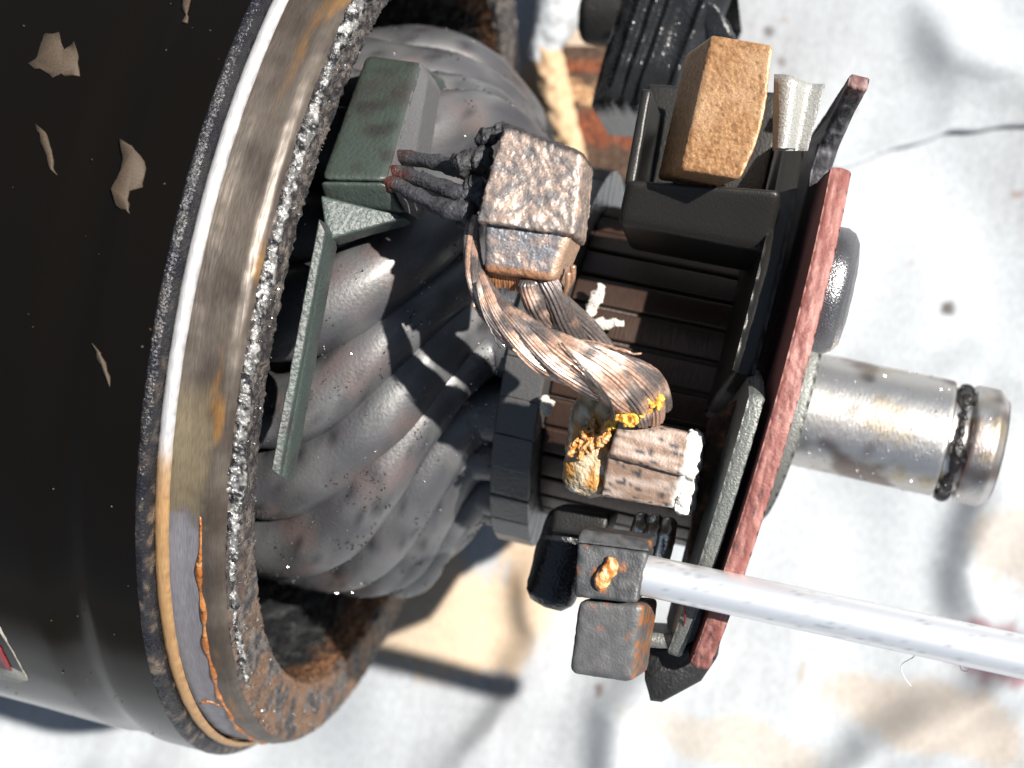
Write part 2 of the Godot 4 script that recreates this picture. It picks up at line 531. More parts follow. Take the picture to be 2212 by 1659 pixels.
func cloth() -> void:
	var g := Geo.new()
	var pts := PackedVector3Array()
	var cols := PackedColorArray()
	var xs := []
	for k in range(-40, 0):
		xs.append(-80.0 + k * 10.0)
	for k in 320:
		xs.append(-80.0 + k * 0.625)
	for k in 40:
		xs.append(120.0 + k * 10.0)
	var zs := []
	for k in range(-40, 0):
		zs.append(-80.0 + k * 10.0)
	for k in 300:
		zs.append(-80.0 + k * 0.6)
	for k in 40:
		zs.append(100.0 + k * 10.0)
	for s in xs:
		for b in zs:
			pts.append(W(s, -57.0 + cloth_height(s, b), b))
			cols.append(cloth_color(s, b))
	g.grid(xs.size(), zs.size(), pts, cols)
	for k in range(0, g.i.size(), 3):
		var q := g.i[k]
		g.i[k] = g.i[k + 1]
		g.i[k + 1] = q
	org = Vector3.ZERO
	var o := put(g, "cloth_ground", M.cloth, self)
	o.set_meta("kind", "structure")
	o.set_meta("label", "stained pale grey work cloth spread under the motor")
	# a pinched fold of the cloth, upper right
	g = Geo.new()
	pts = PackedVector3Array()
	cols = PackedColorArray()
	var lie := [[-10.0, -0.3], [-7.0, 0.25], [-4.0, 1.0], [-2.0, 1.7], [-0.8, 2.2], [-0.2, 2.3], [0.15, 2.1], [0.3, 1.5], [0.2, 0.7], [0.25, -0.6]]
	var n := 200
	for k in n + 1:
		var s := lerpf(49.0, 120.0, float(k) / n)
		var yc := curve_at(crease, s) + 0.5 * noise(W(s, 0, 0), 9.0)
		var grow := sm(49.0, 57.0, s) * (0.75 + 0.3 * noise(W(s, 0, 0), 16.0))
		for c in lie:
			var b: float = yc + c[0]
			pts.append(W(s, -57.0 + cloth_height(s, b) + c[1] * grow - 0.3 * (1.0 - grow), b))
			cols.append(cloth_color(s, b))
	g.grid(n + 1, lie.size(), pts, cols)
	for k in range(0, g.i.size(), 3):
		var q := g.i[k]
		g.i[k] = g.i[k + 1]
		g.i[k + 1] = q
	o = put(g, "cloth_ground_fold", M.cloth, self)
	o.set_meta("kind", "structure")
	o.set_meta("label", "thin pinched fold in the work cloth at upper right")

func curve_at(c: Array, s: float) -> float:
	for k in c.size() - 1:
		if s <= c[k + 1].x or k == c.size() - 2:
			var t: float = (s - c[k].x) / (c[k + 1].x - c[k].x)
			t = clampf(t, 0.0, 1.0)
			return lerpf(c[k].y, c[k + 1].y, t)
	return 0.0

func on_shell(x: float, y: float, r: float) -> Vector3:
	var d := CX * ((x - 1106.0) / FOCAL) - CY * ((y - 829.5) / FOCAL) - CZ
	var qa := d.y * d.y + d.z * d.z
	var qb := EYE.y * d.y + EYE.z * d.z
	var qc := EYE.y * EYE.y + EYE.z * EYE.z - r * r
	var t := (-qb - sqrt(maxf(qb * qb - qa * qc, 0.0))) / qa
	var q := EYE + d * t
	return Vector3(q.x, atan2(q.z, q.y), 0)             # s, angle

func patch(parent: Node, called: String, outline: Array, m: Material, r: float, ragged := 0.3) -> void:
	# a thin flake on the shell: outline measured on the curved wall, kept in (s, angle)
	var poly := PackedVector2Array()
	for q in dense(outline, 12.0):
		var c := on_shell(q.x, q.y, r)
		poly.append(Vector2(c.x, c.y * r) + Vector2(nz.get_noise_2d(q.x * 0.04, q.y * 0.04), nz.get_noise_2d(q.y * 0.04, 77.0 + q.x * 0.04)) * ragged)
	var tri := Geometry2D.triangulate_polygon(poly)
	var g := Geo.new()
	for q in poly:
		g.v.append(W(q.x, r * cos(q.y / r), r * sin(q.y / r)))
		g.c.append(Color.WHITE)
	var up := poly.size()
	for q in poly:
		g.v.append(W(q.x, (r - 0.2) * cos(q.y / r), (r - 0.2) * sin(q.y / r)))
		g.c.append(Color.WHITE)
	for k in range(0, tri.size(), 3):
		g.i.append_array(PackedInt32Array([tri[k], tri[k + 2], tri[k + 1]]))
	for k in up:
		var k2 := (k + 1) % up
		g.i.append_array(PackedInt32Array([k, k2, up + k, k2, up + k2, up + k]))
	put(g, called, m, parent)

func housing() -> void:
	var t := thing("motor_housing", "black painted cylindrical motor housing with rusty machined rim, open end right", "motor housing", W(-30, -57, 0))
	var g := Geo.new()
	var prof := fine([Vector2(-100, 0.5), Vector2(-100, 55.5), Vector2(-98.5, 57), Vector2(-13, 57), Vector2(-12, 56.95), Vector2(-10.8, 56.7), Vector2(-8.5, 56.6), Vector2(-7.4, 56.7), Vector2(-6.6, 56.93), Vector2(-6, 57), Vector2(-0.7, 57)], 1.2)
	lathe(g, prof, 360, 0.12, 22.0)
	var shell := put(g, "shell", M.paint, t)
	# chipped, gritty edge of the shell
	g = Geo.new()
	lathe(g, fine([Vector2(-1.0, 56.7), Vector2(-0.75, 57.03), Vector2(-0.3, 56.95), Vector2(0.1, 56.6), Vector2(0.35, 55.9), Vector2(0.45, 55.0)], 0.15), 1100, 0.1, 0.9, func(w, q):
		var f := fnoise(w, 2.2)
		var c := Color(0.03, 0.03, 0.034).lerp(Color(0.22, 0.17, 0.13), sm(0.0, 0.6, f) * sm(-0.2, 0.7, wrapf(q.y, -PI, PI)))
		return c.lerp(Color(0.015, 0.015, 0.02), sm(0.15, -0.35, fnoise(w + Vector3.ONE, 5.0) + 0.25 * (q.x - 0.2))))
	put(g, "shell_edge", M.grit, t)
	# rounded bead between the shell and the spigot: bright steel above, rust-tan further round
	g = Geo.new()
	var ring := []
	for k in 11:
		var a := PI * k / 10.0
		ring.append(Vector2(1.0 - 0.72 * cos(a), 54.95 + 0.68 * sin(a)))
	lathe(g, ring, 720, 0.05, 4.0, func(w, q):
		var rusted := sm(0.28, 0.42, q.y + 0.06 * fnoise(w, 6.0)) * sm(2.6, 2.2, q.y)
		return Color(0.62, 0.62, 0.64).lerp(Color(0.5, 0.3, 0.14), rusted))
	put(g, "rim_bead", M.steel, t)
	# machined spigot
	g = Geo.new()
	lathe(g, fine([Vector2(1.5, 54.6), Vector2(3.0, 54.25), Vector2(5.6, 54.1), Vector2(6.5, 53.7), Vector2(6.9, 53.2)], 0.25), 720, 0.07, 3.0, func(w, q):
		var c := Color(0.075, 0.06, 0.05).lerp(Color(0.13, 0.108, 0.09), sm(-0.3, 0.5, fnoise(w, 9.0)))
		c = c.lerp(Color(0.3, 0.15, 0.04), 0.75 * sm(0.1, 0.5, fnoise(w * Vector3(4, 1, 1), 14.0)) * sm(3.8, 5.2, q.x))
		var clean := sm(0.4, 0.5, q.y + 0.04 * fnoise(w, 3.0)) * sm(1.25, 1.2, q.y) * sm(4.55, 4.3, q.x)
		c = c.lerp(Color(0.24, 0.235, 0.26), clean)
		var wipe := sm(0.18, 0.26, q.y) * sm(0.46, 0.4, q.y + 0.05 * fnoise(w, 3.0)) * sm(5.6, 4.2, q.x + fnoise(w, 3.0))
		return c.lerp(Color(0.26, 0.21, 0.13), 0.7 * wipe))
	var spigot := put(g, "spigot", M.steel, t)
	g = Geo.new()
	var pr := []
	var rad := []
	for k in 60:
		var a := lerpf(0.45, 1.62, k / 59.0)
		pr.append(A(4.55 + 0.12 * sin(k * 0.7), 54.1, a))
		rad.append(0.3 + 0.12 * sin(k * 1.3) if k > 3 and k < 56 else 0.12)
	tube(g, pr, rad, 8, 0.1, 0.8, func(w, q): return Color(0.2, 0.065, 0.014).lerp(Color(0.33, 0.15, 0.055), sm(-0.2, 0.5, fnoise(w, 2.0))))
	put(g, "rust_line", M.flux, spigot)
	g = Geo.new()
	tube(g, smooth_path([A(2.2, 54.5, 0.99), A(3.0, 54.3, 0.985), A(3.9, 54.2, 0.995), A(4.6, 54.1, 1.0)], 5), smooth_list([0.2, 0.16, 0.14, 0.2], 5), 6, 0.05, 0.8, func(w, q): return Color(0.2, 0.08, 0.025))
	put(g, "rust_line", M.flux, spigot)
	# lumpy pale deposit along the end face's outer edge
	g = Geo.new()
	pr = []
	rad = []
	for k in 1000:
		var a := lerpf(-1.35, 0.95, k / 999.0)
		var w := A(7.0, 52.8, a)
		var r := 0.7 + 0.55 * fnoise(w, 7.0) + 0.6 * fnoise(w + Vector3.ONE, 16.0)
		pr.append(A(7.0 + 0.3 * fnoise(w, 3.0), 52.2, a))
		rad.append(maxf(0.25, r * sm(0.95, 0.75, a)))
	tube(g, pr, rad, 32, 0.42, 0.8, func(w, q): return Color(0.2, 0.2, 0.2).lerp(Color(0.5, 0.5, 0.49), sm(-0.2, 0.35, fnoise(w, 2.0))).lerp(Color(0.03, 0.03, 0.035), sm(0.0, 0.25, fnoise(w + Vector3.ONE * 0.03, 1.4) + 0.2 * sm(-0.7, -1.2, wrapf(q.y, -PI, PI)))))
	put(g, "sealant_bead", M.grit, t)
	# end face
	g = Geo.new()
	lathe(g, fine([Vector2(6.85, 53.25), Vector2(7.05, 52.6), Vector2(7.1, 47.0), Vector2(6.9, 46.4), Vector2(6.0, 46.1)], 0.25), 1200, 0.4, 1.0, func(w, q):
		var c := Color(0.05, 0.047, 0.05).lerp(Color(0.19, 0.165, 0.15), sm(-0.25, 0.4, fnoise(w, 1.7)))
		var low := sm(0.35, 1.2, wrapf(q.y, -PI, PI)) * sm(-0.1, 0.35, fnoise(w, 5.0) + 0.15)
		return c.lerp(Color(0.27, 0.15, 0.08), 0.75 * low))
	put(g, "end_face", M.grit, t)
	# bore
	g = Geo.new()
	lathe(g, fine([Vector2(6.2, 46.15), Vector2(-60, 46.0)], 0.6), 420, 0.35, 1.8, func(w, q):
		var f := fnoise(w, 3.0)
		var c := Color(0.018, 0.018, 0.02).lerp(Color(0.07, 0.075, 0.078), sm(-0.1, 0.5, f))
		var rusty := sm(1.5, 5.0, q.x + 3.5 * fnoise(w, 6.0)) * sm(0.5, 1.0, absf(q.y - PI))
		return c.lerp(Color(0.24, 0.11, 0.055).lerp(Color(0.38, 0.2, 0.1), sm(0.0, 0.5, f)), rusty))
	put(g, "bore", M.bore, t)
	# green insulation of the field coils: strip along the rim
	var ins := func(w, q): return Color(0.042, 0.058, 0.053).lerp(Color(0.035, 0.036, 0.037), sm(-0.1, 0.45, fnoise(w, 4.0)))
	g = Geo.new()
	hexa(g, slab([P(688, 470, 45.4), P(704, 500, 45.0), P(604, 1030, 44.4), P(584, 1016, 45.0)], Vector3(0, -3, 0)), 0.25, 0.8, 0.12, 1.5, ins)
	put(g, "coil_insulation", M.insul, t)
	g = Geo.new()
	hexa(g, slab([P(704, 500, 44.6), P(710, 525, 43.8), P(616, 1036, 43.4), P(604, 1030, 43.9)], Vector3(0, -3, 0)), 0.3, 0.8, 0.15, 1.5, ins)
	put(g, "coil_insulation", M.insul, t)
	# paint chips and a corner of a label
	for q in [
		[Vector2(75, 130), Vector2(100, 70), Vector2(128, 72), Vector2(140, 105), Vector2(162, 90), Vector2(170, 110), Vector2(168, 165), Vector2(130, 160), Vector2(112, 172), Vector2(95, 155), Vector2(62, 140)],
		[Vector2(80, 265), Vector2(95, 280), Vector2(106, 310), Vector2(120, 382), Vector2(105, 360), Vector2(92, 320)],
		[Vector2(262, 298), Vector2(290, 325), Vector2(315, 360), Vector2(302, 405), Vector2(282, 415), Vector2(276, 466), Vector2(250, 440), Vector2(236, 408), Vector2(262, 370)],
		[Vector2(200, 745), Vector2(212, 760), Vector2(238, 812), Vector2(236, 832), Vector2(218, 805)],
		[Vector2(396, -12), Vector2(408, 0), Vector2(404, 50), Vector2(396, 46)],
	]:
		patch(shell, "paint_chip", q, M.chip, 57.2)
	patch(shell, "label_corner", [Vector2(-30, 1330), Vector2(0, 1357), Vector2(60, 1470), Vector2(40, 1476), Vector2(-30, 1460)], M.print_white, 57.12, 0.1)
	patch(shell, "label_print", [Vector2(-30, 1375), Vector2(0, 1402), Vector2(24, 1450), Vector2(-30, 1436)], M.print_red, 57.2, 0.1)
	glitter(shell, "dust_speck", 160, func():
		return A(rng.randf_range(-42.0, -1.0), 57.05, rng.randf_range(-0.9, 1.5)), M.chip, 0.06, 0.2)
	glitter(t, "metal_dust", 420, func():
		var a := rng.randf_range(-1.3, 1.7)
		return A(7.35, rng.randf_range(47.2, 53.0), a))

func glitter(parent: Node, called: String, count: int, where: Callable, m: Material = M.flake, small := 0.08, big := 0.2) -> void:
	# specks of metal dust: too many and small to pick apart
	var box := BoxMesh.new()
	box.size = Vector3(1, 0.5, 0.8)
	box.material = m
	var mm := MultiMesh.new()
	mm.transform_format = MultiMesh.TRANSFORM_3D
	mm.mesh = box
	mm.instance_count = count
	for k in count:
		var b := Basis.from_euler(Vector3(rng.randf(), rng.randf(), rng.randf()) * TAU).scaled(Vector3.ONE * rng.randf_range(small, big) * MM)
		mm.set_instance_transform(k, Transform3D(b, where.call() - org))
	var o := MultiMeshInstance3D.new()
	o.name = called
	o.multimesh = mm
	o.set_meta("kind", "stuff")
	parent.add_child(o, true)

const TURNS := 20
const BARS := 33
var turn_paths := []

func armature() -> void:
	var t := thing("armature", "grey varnished armature with twisted windings, slotted commutator and bright shaft", "armature", W(20, -38, 0))
	var g := Geo.new()
	lathe(g, fine([Vector2(-60, 25), Vector2(0, 25), Vector2(8, 24), Vector2(15, 20), Vector2(20, 17), Vector2(26, 16.5)], 1.0), 120, 0.3, 3.0)
	put(g, "winding_core", M.resin, t)
	var hue := func(w, q):
		var c := Color(0.052, 0.054, 0.059).lerp(Color(0.1, 0.1, 0.105), sm(-0.3, 0.5, fnoise(w, 6.0)))
		c = c.lerp(Color(0.125, 0.085, 0.08), 0.6 * sm(0.15, 0.6, fnoise(w + Vector3.ONE * 0.2, 9.0)))
		return c.lerp(Color(0.012, 0.012, 0.013), 0.85 * sm(0.28, 0.5, fnoise(w - Vector3.ONE * 0.1, 3.2)))
	for k in TURNS:
		var a0 := TAU * (k + 0.35) / TURNS
		var j := func(x): return x * rng.randf_range(-1.0, 1.0)
		var da := [0.0, 0.0, -1.0, -7.0, -20.0, -33.0, -46.0, -54.0, -56.0]
		var ss := [-16.0, -4.0, 2.5, 8.5, 13.5, 16.8, 19.6, 22.6, 26.5]
		var rs := [34.8, 35.2, 35.9, 35.5, 33.2, 29.4, 25.3, 22.8, 22.8]
		var lift: float = j.call(0.6) + (1.0 if k % 3 == 0 else -0.8)
		var twist: float = j.call(2.2)
		var pts := []
		var rad := []
		for m in ss.size():
			var rt: float = rs[m] * (0.126 if m < 6 else 0.14) * (1.0 + 0.15 * sin(k * 2.3 + m * 0.7))
			pts.append(A(ss[m], rs[m] - rt + lift * (1.0 if m > 1 and m < 7 else 0.2), a0 + deg_to_rad(da[m] + twist + j.call(1.2))))
			rad.append(rt)
		var path := smooth_path(pts, 6)
		turn_paths.append([path, smooth_list(rad, 6)])
		g = Geo.new()
		tube(g, path, smooth_list(rad, 6), 30, 0.12, 5.0, hue)
		put(g, "winding_turn", M.varnish, t)
	var on_turns := func():
		var q: Array = turn_paths[rng.randi() % TURNS]
		var m := rng.randi_range(6, q[0].size() - 2)
		var p: Vector3 = q[0][m].lerp(q[0][m + 1], rng.randf())
		var d := Vector3(rng.randfn(), rng.randfn(), rng.randfn()).normalized()
		var out := Vector3(0, p.y - 0.057, p.z).normalized()
		if d.dot(out) < 0.0:
			d = -d
		var tg: Vector3 = (q[0][m + 1] - q[0][m]).normalized()
		d = (d - tg * d.dot(tg)).normalized()
		return p + d * (q[1][m] + 0.04) * MM
	glitter(t, "metal_dust", 7000, on_turns, M.flake, 0.035, 0.11)
	glitter(t, "soot_grain", 4200, func():
		var p: Vector3 = on_turns.call()
		for tries in 30:
			if fnoise(p, 7.0) > 0.3:
				break
			p = on_turns.call()
		return p, M.gunk, 0.08, 0.2)
	# commutator: riser blocks and copper bars
	for k in BARS:
		var a := TAU * (k + 0.35) / BARS - deg_to_rad(38.0)
		var h := PI / BARS * 0.99
		var ro := 23.8 + rng.randf_range(-0.2, 0.1)
		g = Geo.new()
		hexa(g, [A(25.6, 16, a - h), A(30.2, 16, a - h), A(25.6, ro, a - h), A(30.2, ro, a - h), A(25.6, 16, a + h), A(30.2, 16, a + h), A(25.6, ro, a + h), A(30.2, ro, a + h)], 0.16, 0.7, 0.06, 2.0)
		put(g, "riser_block", M.riser, t)
	for k in BARS:
		var a := TAU * (k + 0.35) / BARS - deg_to_rad(38.0)
		var h := PI / BARS * 0.86
		g = Geo.new()
		hexa(g, [A(30.4, 15, a - h), A(49.2, 15, a - h), A(30.4, 19.5, a - h), A(49.2, 19.5, a - h), A(30.4, 15, a + h), A(49.2, 15, a + h), A(30.4, 19.5, a + h), A(49.2, 19.5, a + h)], 0.25, 1.2, 0.06, 1.5)
		put(g, "commutator_bar", M.bar, t)
	g = Geo.new()
	lathe(g, fine([Vector2(24, 14), Vector2(30.25, 18.7), Vector2(49, 18.7), Vector2(49.1, 6)], 1.0), 90)
	put(g, "commutator_core", M.resin, t)
	# shaft
	g = Geo.new()
	lathe(g, fine([Vector2(24, 7), Vector2(74.6, 7), Vector2(74.8, 6.9), Vector2(74.9, 6.3), Vector2(77.1, 6.25), Vector2(77.25, 6.9), Vector2(77.5, 7.05), Vector2(80.0, 7.05), Vector2(81.2, 6.0), Vector2(81.3, 0.02)], 0.35), 120, 0.03, 3.0, func(w, q):
		var c := Color(0.62, 0.6, 0.58)
		c = c.lerp(Color(0.16, 0.11, 0.09), 0.85 * 0.9 * sm(0.05, 0.4, fnoise(w * Vector3(1, 1, 1), 10.0)))
		c = c.lerp(Color(0.5, 0.4, 0.24), 0.5 * sm(0.25, 0.5, fnoise(w + Vector3.ONE * 0.4, 7.0)))
		if q.x > 81.0:
			c = Color(0.06, 0.06, 0.06)
		return c)
	var shaft := put(g, "shaft", M.shaft, t)
	for q in [[-1.3, 1.9]]:
		g = Geo.new()
		var pr := []
		var rad := []
		for k in 70:
			var a := lerpf(q[0], q[1], k / 69.0)
			var w := A(76.0, 6.5, a)
			pr.append(A(76.0 + 0.35 * fnoise(w, 2.0), 6.35, a))
			rad.append(maxf(0.1, 0.6 + 0.8 * fnoise(w, 4.0)))
		tube(g, pr, rad, 14, 0.22, 1.6)
		put(g, "groove_dirt", M.gunk, shaft)
	glitter(shaft, "shaft_dust", 140, func(): return A(rng.randf_range(58.0, 80.0), 7.08, rng.randf_range(-1.4, 1.6)))
	# thrust washer
	t = thing("thrust_washer", "worn grey washer around the shaft, right against the red plate", "washer", W(54, -15, 0))
	g = Geo.new()
	var rim := []
	for k in 120:
		rim.append(Vector2(14.5 * cos(-TAU * k / 120.0), 14.5 * sin(-TAU * k / 120.0)))
	prism(g, rim, 51.4, 0.14, -0.05, 5.2, 0.05, 2.5, 10)
	put(g, "washer_disc", M.strip, t)

func plate_x(n: float, b: float) -> float:
	return 49.0 + 0.14 * n - 0.05 * b

func brush_plate() -> void:
	var t := thing("brush_holder_plate", "red fibre brush plate with dark metal holder standing across the shaft", "brush holder", W(52, -44, 0))
	# red fibre plate, broken notch near its top
	var o := []
	for k in 26:
		var a := lerpf(0.70, -0.54, k / 25.0)
		o.append(Vector2(44.0 * cos(a), 44.0 * sin(a)))
	o.append_array([Vector2(30, -22.4), Vector2(23.5, -22.9), Vector2(21.6, -24.6), Vector2(23.0, -27.2), Vector2(27.5, -29.8), Vector2(33.2, -31.6), Vector2(32.6, -33.0)])
	o.append_array([Vector2(20, -31.5), Vector2(0, -30), Vector2(-8, -14), Vector2(-11, -5), Vector2(-11, 5), Vector2(-8, 13), Vector2(2, 25), Vector2(20, 26.5)])
	var g := Geo.new()
	prism(g, dense(o, 0.5), 49.2, 0.14, -0.05, 2.0, 0.14, 1.2, 10, func(w, q):
		var c := Color(0.25, 0.09, 0.075).lerp(Color(0.42, 0.2, 0.175), sm(-0.2, 0.5, fnoise(w * Vector3(4, 0.6, 0.6), 2.2)))
		c = c.lerp(Color(0.03, 0.03, 0.035), 0.7 * sm(0.4, 0.6, fnoise(w * Vector3(4, 0.5, 0.5) + Vector3.ONE, 2.0)))
		var torn := sm(-0.0205, -0.0235, w.z) * sm(0.094, 0.086, w.y)
		return c.lerp(Color(0.05, 0.05, 0.055).lerp(Color(0.2, 0.2, 0.22), sm(0.0, 0.4, fnoise(w, 1.2))), torn))
	put(g, "fibre_plate", M.red, t)
	# metal plate behind it
	o = []
	for k in 20:
		var a := lerpf(0.72, 0.02, k / 19.0)
		o.append(Vector2(42.5 * cos(a), 42.5 * sin(a)))
	o.append_array([Vector2(38, -1.0), Vector2(33, -2.0), Vector2(28, -1.0), Vector2(22, 4), Vector2(20, 14), Vector2(22, 26)])
	g = Geo.new()
	prism(g, dense(o, 0.7), 46.9, 0.14, -0.05, 1.5, 0.08, 1.5, 6)
	var metal := put(g, "metal_plate", M.strip, t)
	# dark holder body between the box and the red plate
	o = []
	for k in 22:
		var a := lerpf(-0.03, -0.72, k / 21.0)
		o.append(Vector2((37.5 - 3.0 * sm(-0.3, -0.7, a)) * cos(a), 40.0 * sin(a)))
	o.append_array([Vector2(20, -28), Vector2(-10, -26), Vector2(-14, -10), Vector2(-12, 10), Vector2(8, 12), Vector2(20, 3)])
	g = Geo.new()
	prism(g, dense(o, 0.7), 45.2, 0.14, -0.05, 2.2, 0.08, 1.5, 6)
	put(g, "holder_body", M.blackmetal, t)
	# curled foot of the metal plate
	g = Geo.new()
	var foot := [P(1512, 1290, 33), P(1508, 1335, 32.5), P(1490, 1368, 32), P(1455, 1384, 32), P(1395, 1382, 32)]
	var path := smooth_path(foot, 8)
	var pts := PackedVector3Array()
	for k in path.size():
		var d: Vector3 = (path[mini(k + 1, path.size() - 1)] - path[maxi(k - 1, 0)]).normalized()
		var side := d.cross(Vector3.UP).normalized() * 0.75 * MM
		for c in [[1, 0], [1, -0.15], [1.0, -9], [-1, -9], [-1, -0.15], [-1, 0]]:
			pts.append(path[k] + side * c[0] + Vector3(0, c[1], 0) * MM)
	g.grid(path.size(), 6, pts, PackedColorArray(), true)
	put(g, "curled_foot", M.strip, metal)
	# upper brush box of dark sheet metal
	g = Geo.new()
	hexa(g, slab([P(1352, 385, 35.5), P(1690, 408, 36.5), P(1660, 545, 33.0), P(1332, 482, 33.5)], Vector3(0, -14, 1.0)), 0.9, 0.8, 0.03, 2.5)
	put(g, "box_wall", M.blackmetal, t)
	g = Geo.new()
	hexa(g, slab([P(1386, 190, 34), P(1408, 192, 34), P(1372, 400, 34.5), P(1348, 398, 34.5)], Vector3(0, -18, 0)), 0.4, 0.8, 0.05, 1.5)
	put(g, "box_wall", M.blackmetal, t)
	g = Geo.new()
	hexa(g, slab([P(1400, 180, 22), P(1700, 200, 22), P(1650, 420, 22), P(1360, 400, 22)], Vector3(0, -2, 0)), 0.4, 1.5, 0.05, 1.5)
	put(g, "box_wall", M.blackmetal, t)
	# bent flange beside the brush
	g = Geo.new()
	var fp := PackedVector3Array()
	var cs := [[0.0, 37.0], [0.15, 38.0], [0.35, 38.4], [0.5, 37.8], [0.6, 36.4], [0.68, 35.6], [0.78, 35.6], [0.9, 36.2], [1.0, 36.2]]
	for c in cs:
		for k in 9:
			var v := k / 8.0
			var top := Vector2(lerpf(1672, 1782, c[0]), lerpf(160, 181, sm(0.2, 0.8, c[0])))
			var bot := Vector2(lerpf(1668, 1745, c[0]), 320.0)
			var q := top.lerp(bot, v)
			fp.append(P(q.x, q.y, c[1] - 1.5 * v))
	g.grid(cs.size(), 9, fp, PackedColorArray())
	var fp2 := PackedVector3Array()
	for q in fp:
		fp2.append(q - Vector3(0, 1.4, 0) * MM)
	var g2 := Geo.new()
	g2.grid(cs.size(), 9, fp2, PackedColorArray())
	for k in range(0, g2.i.size(), 3):
		var q := g2.i[k]
		g2.i[k] = g2.i[k + 1]
		g2.i[k + 1] = q
	var base := g.v.size()
	g.v.append_array(g2.v)
	g.c.append_array(g2.c)
	for q in g2.i:
		g.i.append(q + base)
	for k in cs.size() - 1:
		var p0 := k * 9
		var p1 := (k + 1) * 9
		g.i.append_array(PackedInt32Array([p0, base + p0, p1, p1, base + p0, base + p1]))
	put(g, "bent_flange", M.flange, t)
	# rivet on the right side
	g = Geo.new()
	lathe(g, fine([Vector2(55.5, 6.5), Vector2(58.6, 6.5), Vector2(59.4, 6.1), Vector2(60.0, 5.2), Vector2(60.3, 3.0), Vector2(60.4, 0.02)], 0.5), 60, 0.08, 2.0, null, 0.0, TAU, 30.0, -11.6)
	put(g, "rivet", M.rivet, t)
	# broken black lump under the foot
	g = Geo.new()
	var sh := [P(1391, 1393, 29), P(1460, 1398, 30), P(1515, 1385, 30), P(1556, 1352, 30), P(1546, 1425, 29), P(1514, 1472, 28), P(1428, 1519, 28), P(1404, 1515, 28), P(1392, 1470, 29)]
	var mid := Vector3.ZERO
	for q in sh:
		mid += q / sh.size()
	var sp := PackedVector3Array()
	for l in [[0.02, 0.4], [0.5, 0.35], [0.9, 0.1], [1.0, -0.5], [1.02, -4.0], [0.9, -8.0], [0.02, -8.5]]:
		for q in dense3(sh, 4):
			var w: Vector3 = mid + (q - mid) * l[0] + Vector3(0, l[1], 0) * MM
			sp.append(w + Vector3(0, fnoise(w, 3.0), 0) * 0.5 * MM)
	g.grid(7, sh.size() * 4, sp, PackedColorArray(), true)
	put(g, "broken_insulator", M.dark, t)
	# dark bracket and posts below the lead's brush
	g = Geo.new()
	hexa(g, slab([P(1196, 1092, 27), P(1320, 1110, 27), P(1305, 1165, 27), P(1188, 1150, 27)], Vector3(0, -8, 0)), 0.6, 1.0, 0.1, 2.0)
	put(g, "bracket", M.blackmetal, t)
	g = Geo.new()
	tube(g, smooth_path([P(1236, 1120, 22), P(1215, 1190, 22), P(1196, 1262, 22), P(1186, 1290, 22)], 6), smooth_list([2.6, 2.9, 2.9, 2.7], 6), 40, 0.12, 2.0)
	put(g, "black_post", M.rubber, t)
	for q in [[1388, 1118, 1372, 1190], [1418, 1122, 1404, 1196], [1446, 1128, 1430, 1204]]:
		g = Geo.new()
		tube(g, smooth_path([P(q[0], q[1], 26), P((q[0] + q[2]) / 2.0, (q[1] + q[3]) / 2.0, 27), P(q[2], q[3], 26)], 8), smooth_list([0.9, 1.0, 0.9], 8), 16, 0.08, 1.0)
		put(g, "spring_coil", M.chrome, t)
	g = Geo.new()
	hexa(g, slab([P(1530, 905, 33), P(1600, 860, 33), P(1530, 1220, 29), P(1478, 1225, 29)], Vector3(0, -6, 0)), 0.5, 1.0, 0.35, 2.5, func(w, q): return Color(0.05, 0.025, 0.015).lerp(Color(0.2, 0.13, 0.09), sm(0.1, 0.5, fnoise(w, 3.0))))
	put(g, "dirty_seat", M.scrap, t)

func dense3(p: Array, m: int) -> Array:
	var out := []
	for k in p.size():
		for j in m:
			out.append(p[k].lerp(p[(k + 1) % p.size()], float(j) / m))
	return out

func upper_brush() -> void:
	var t := thing("carbon_brush", "orange-brown copper carbon brush standing out of the dark upper holder", "brush", P(1560, 390, 31))
	var g := Geo.new()
	hexa(g, slab([P(1537, 74, 41), P(1672, 97, 42.5), P(1600, 388, 42.0), P(1470, 366, 40.5)], Vector3(-3.2, -9.5, 0)), 0.45, 0.25, 0.06, 0.5, func(w, q):
		var c := Color(0.34, 0.16, 0.062).lerp(Color(0.56, 0.32, 0.155), sm(-0.4, 0.4, fnoise(w, 0.5)))
		c = c.lerp(Color(0.66, 0.42, 0.24), 0.6 * sm(0.0, 0.6, fnoise(w + Vector3.ONE, 8.0)))
		return c.lerp(Color(0.14, 0.07, 0.03), 0.8 * sm(0.4, 0.5, fnoise(w - Vector3.ONE, 0.6))))
	var e0 := P(1537, 74, 41)
	var down := P(1470, 366, 40.5) - e0
	for k in g.v.size():                                # the side by the plate is rounded outwards
		var d := g.v[k] - e0
		var v := clampf(d.dot(down) / down.length_squared(), 0.0, 1.0)
		var across := d - down * v
		var u := clampf(across.x / (7.0 * MM), -0.5, 1.0)
		g.v[k].x += 0.9 * MM * sin(PI * pow(v, 1.3)) * maxf(u, 0.0)
	put(g, "brush_block", M.brown, t)

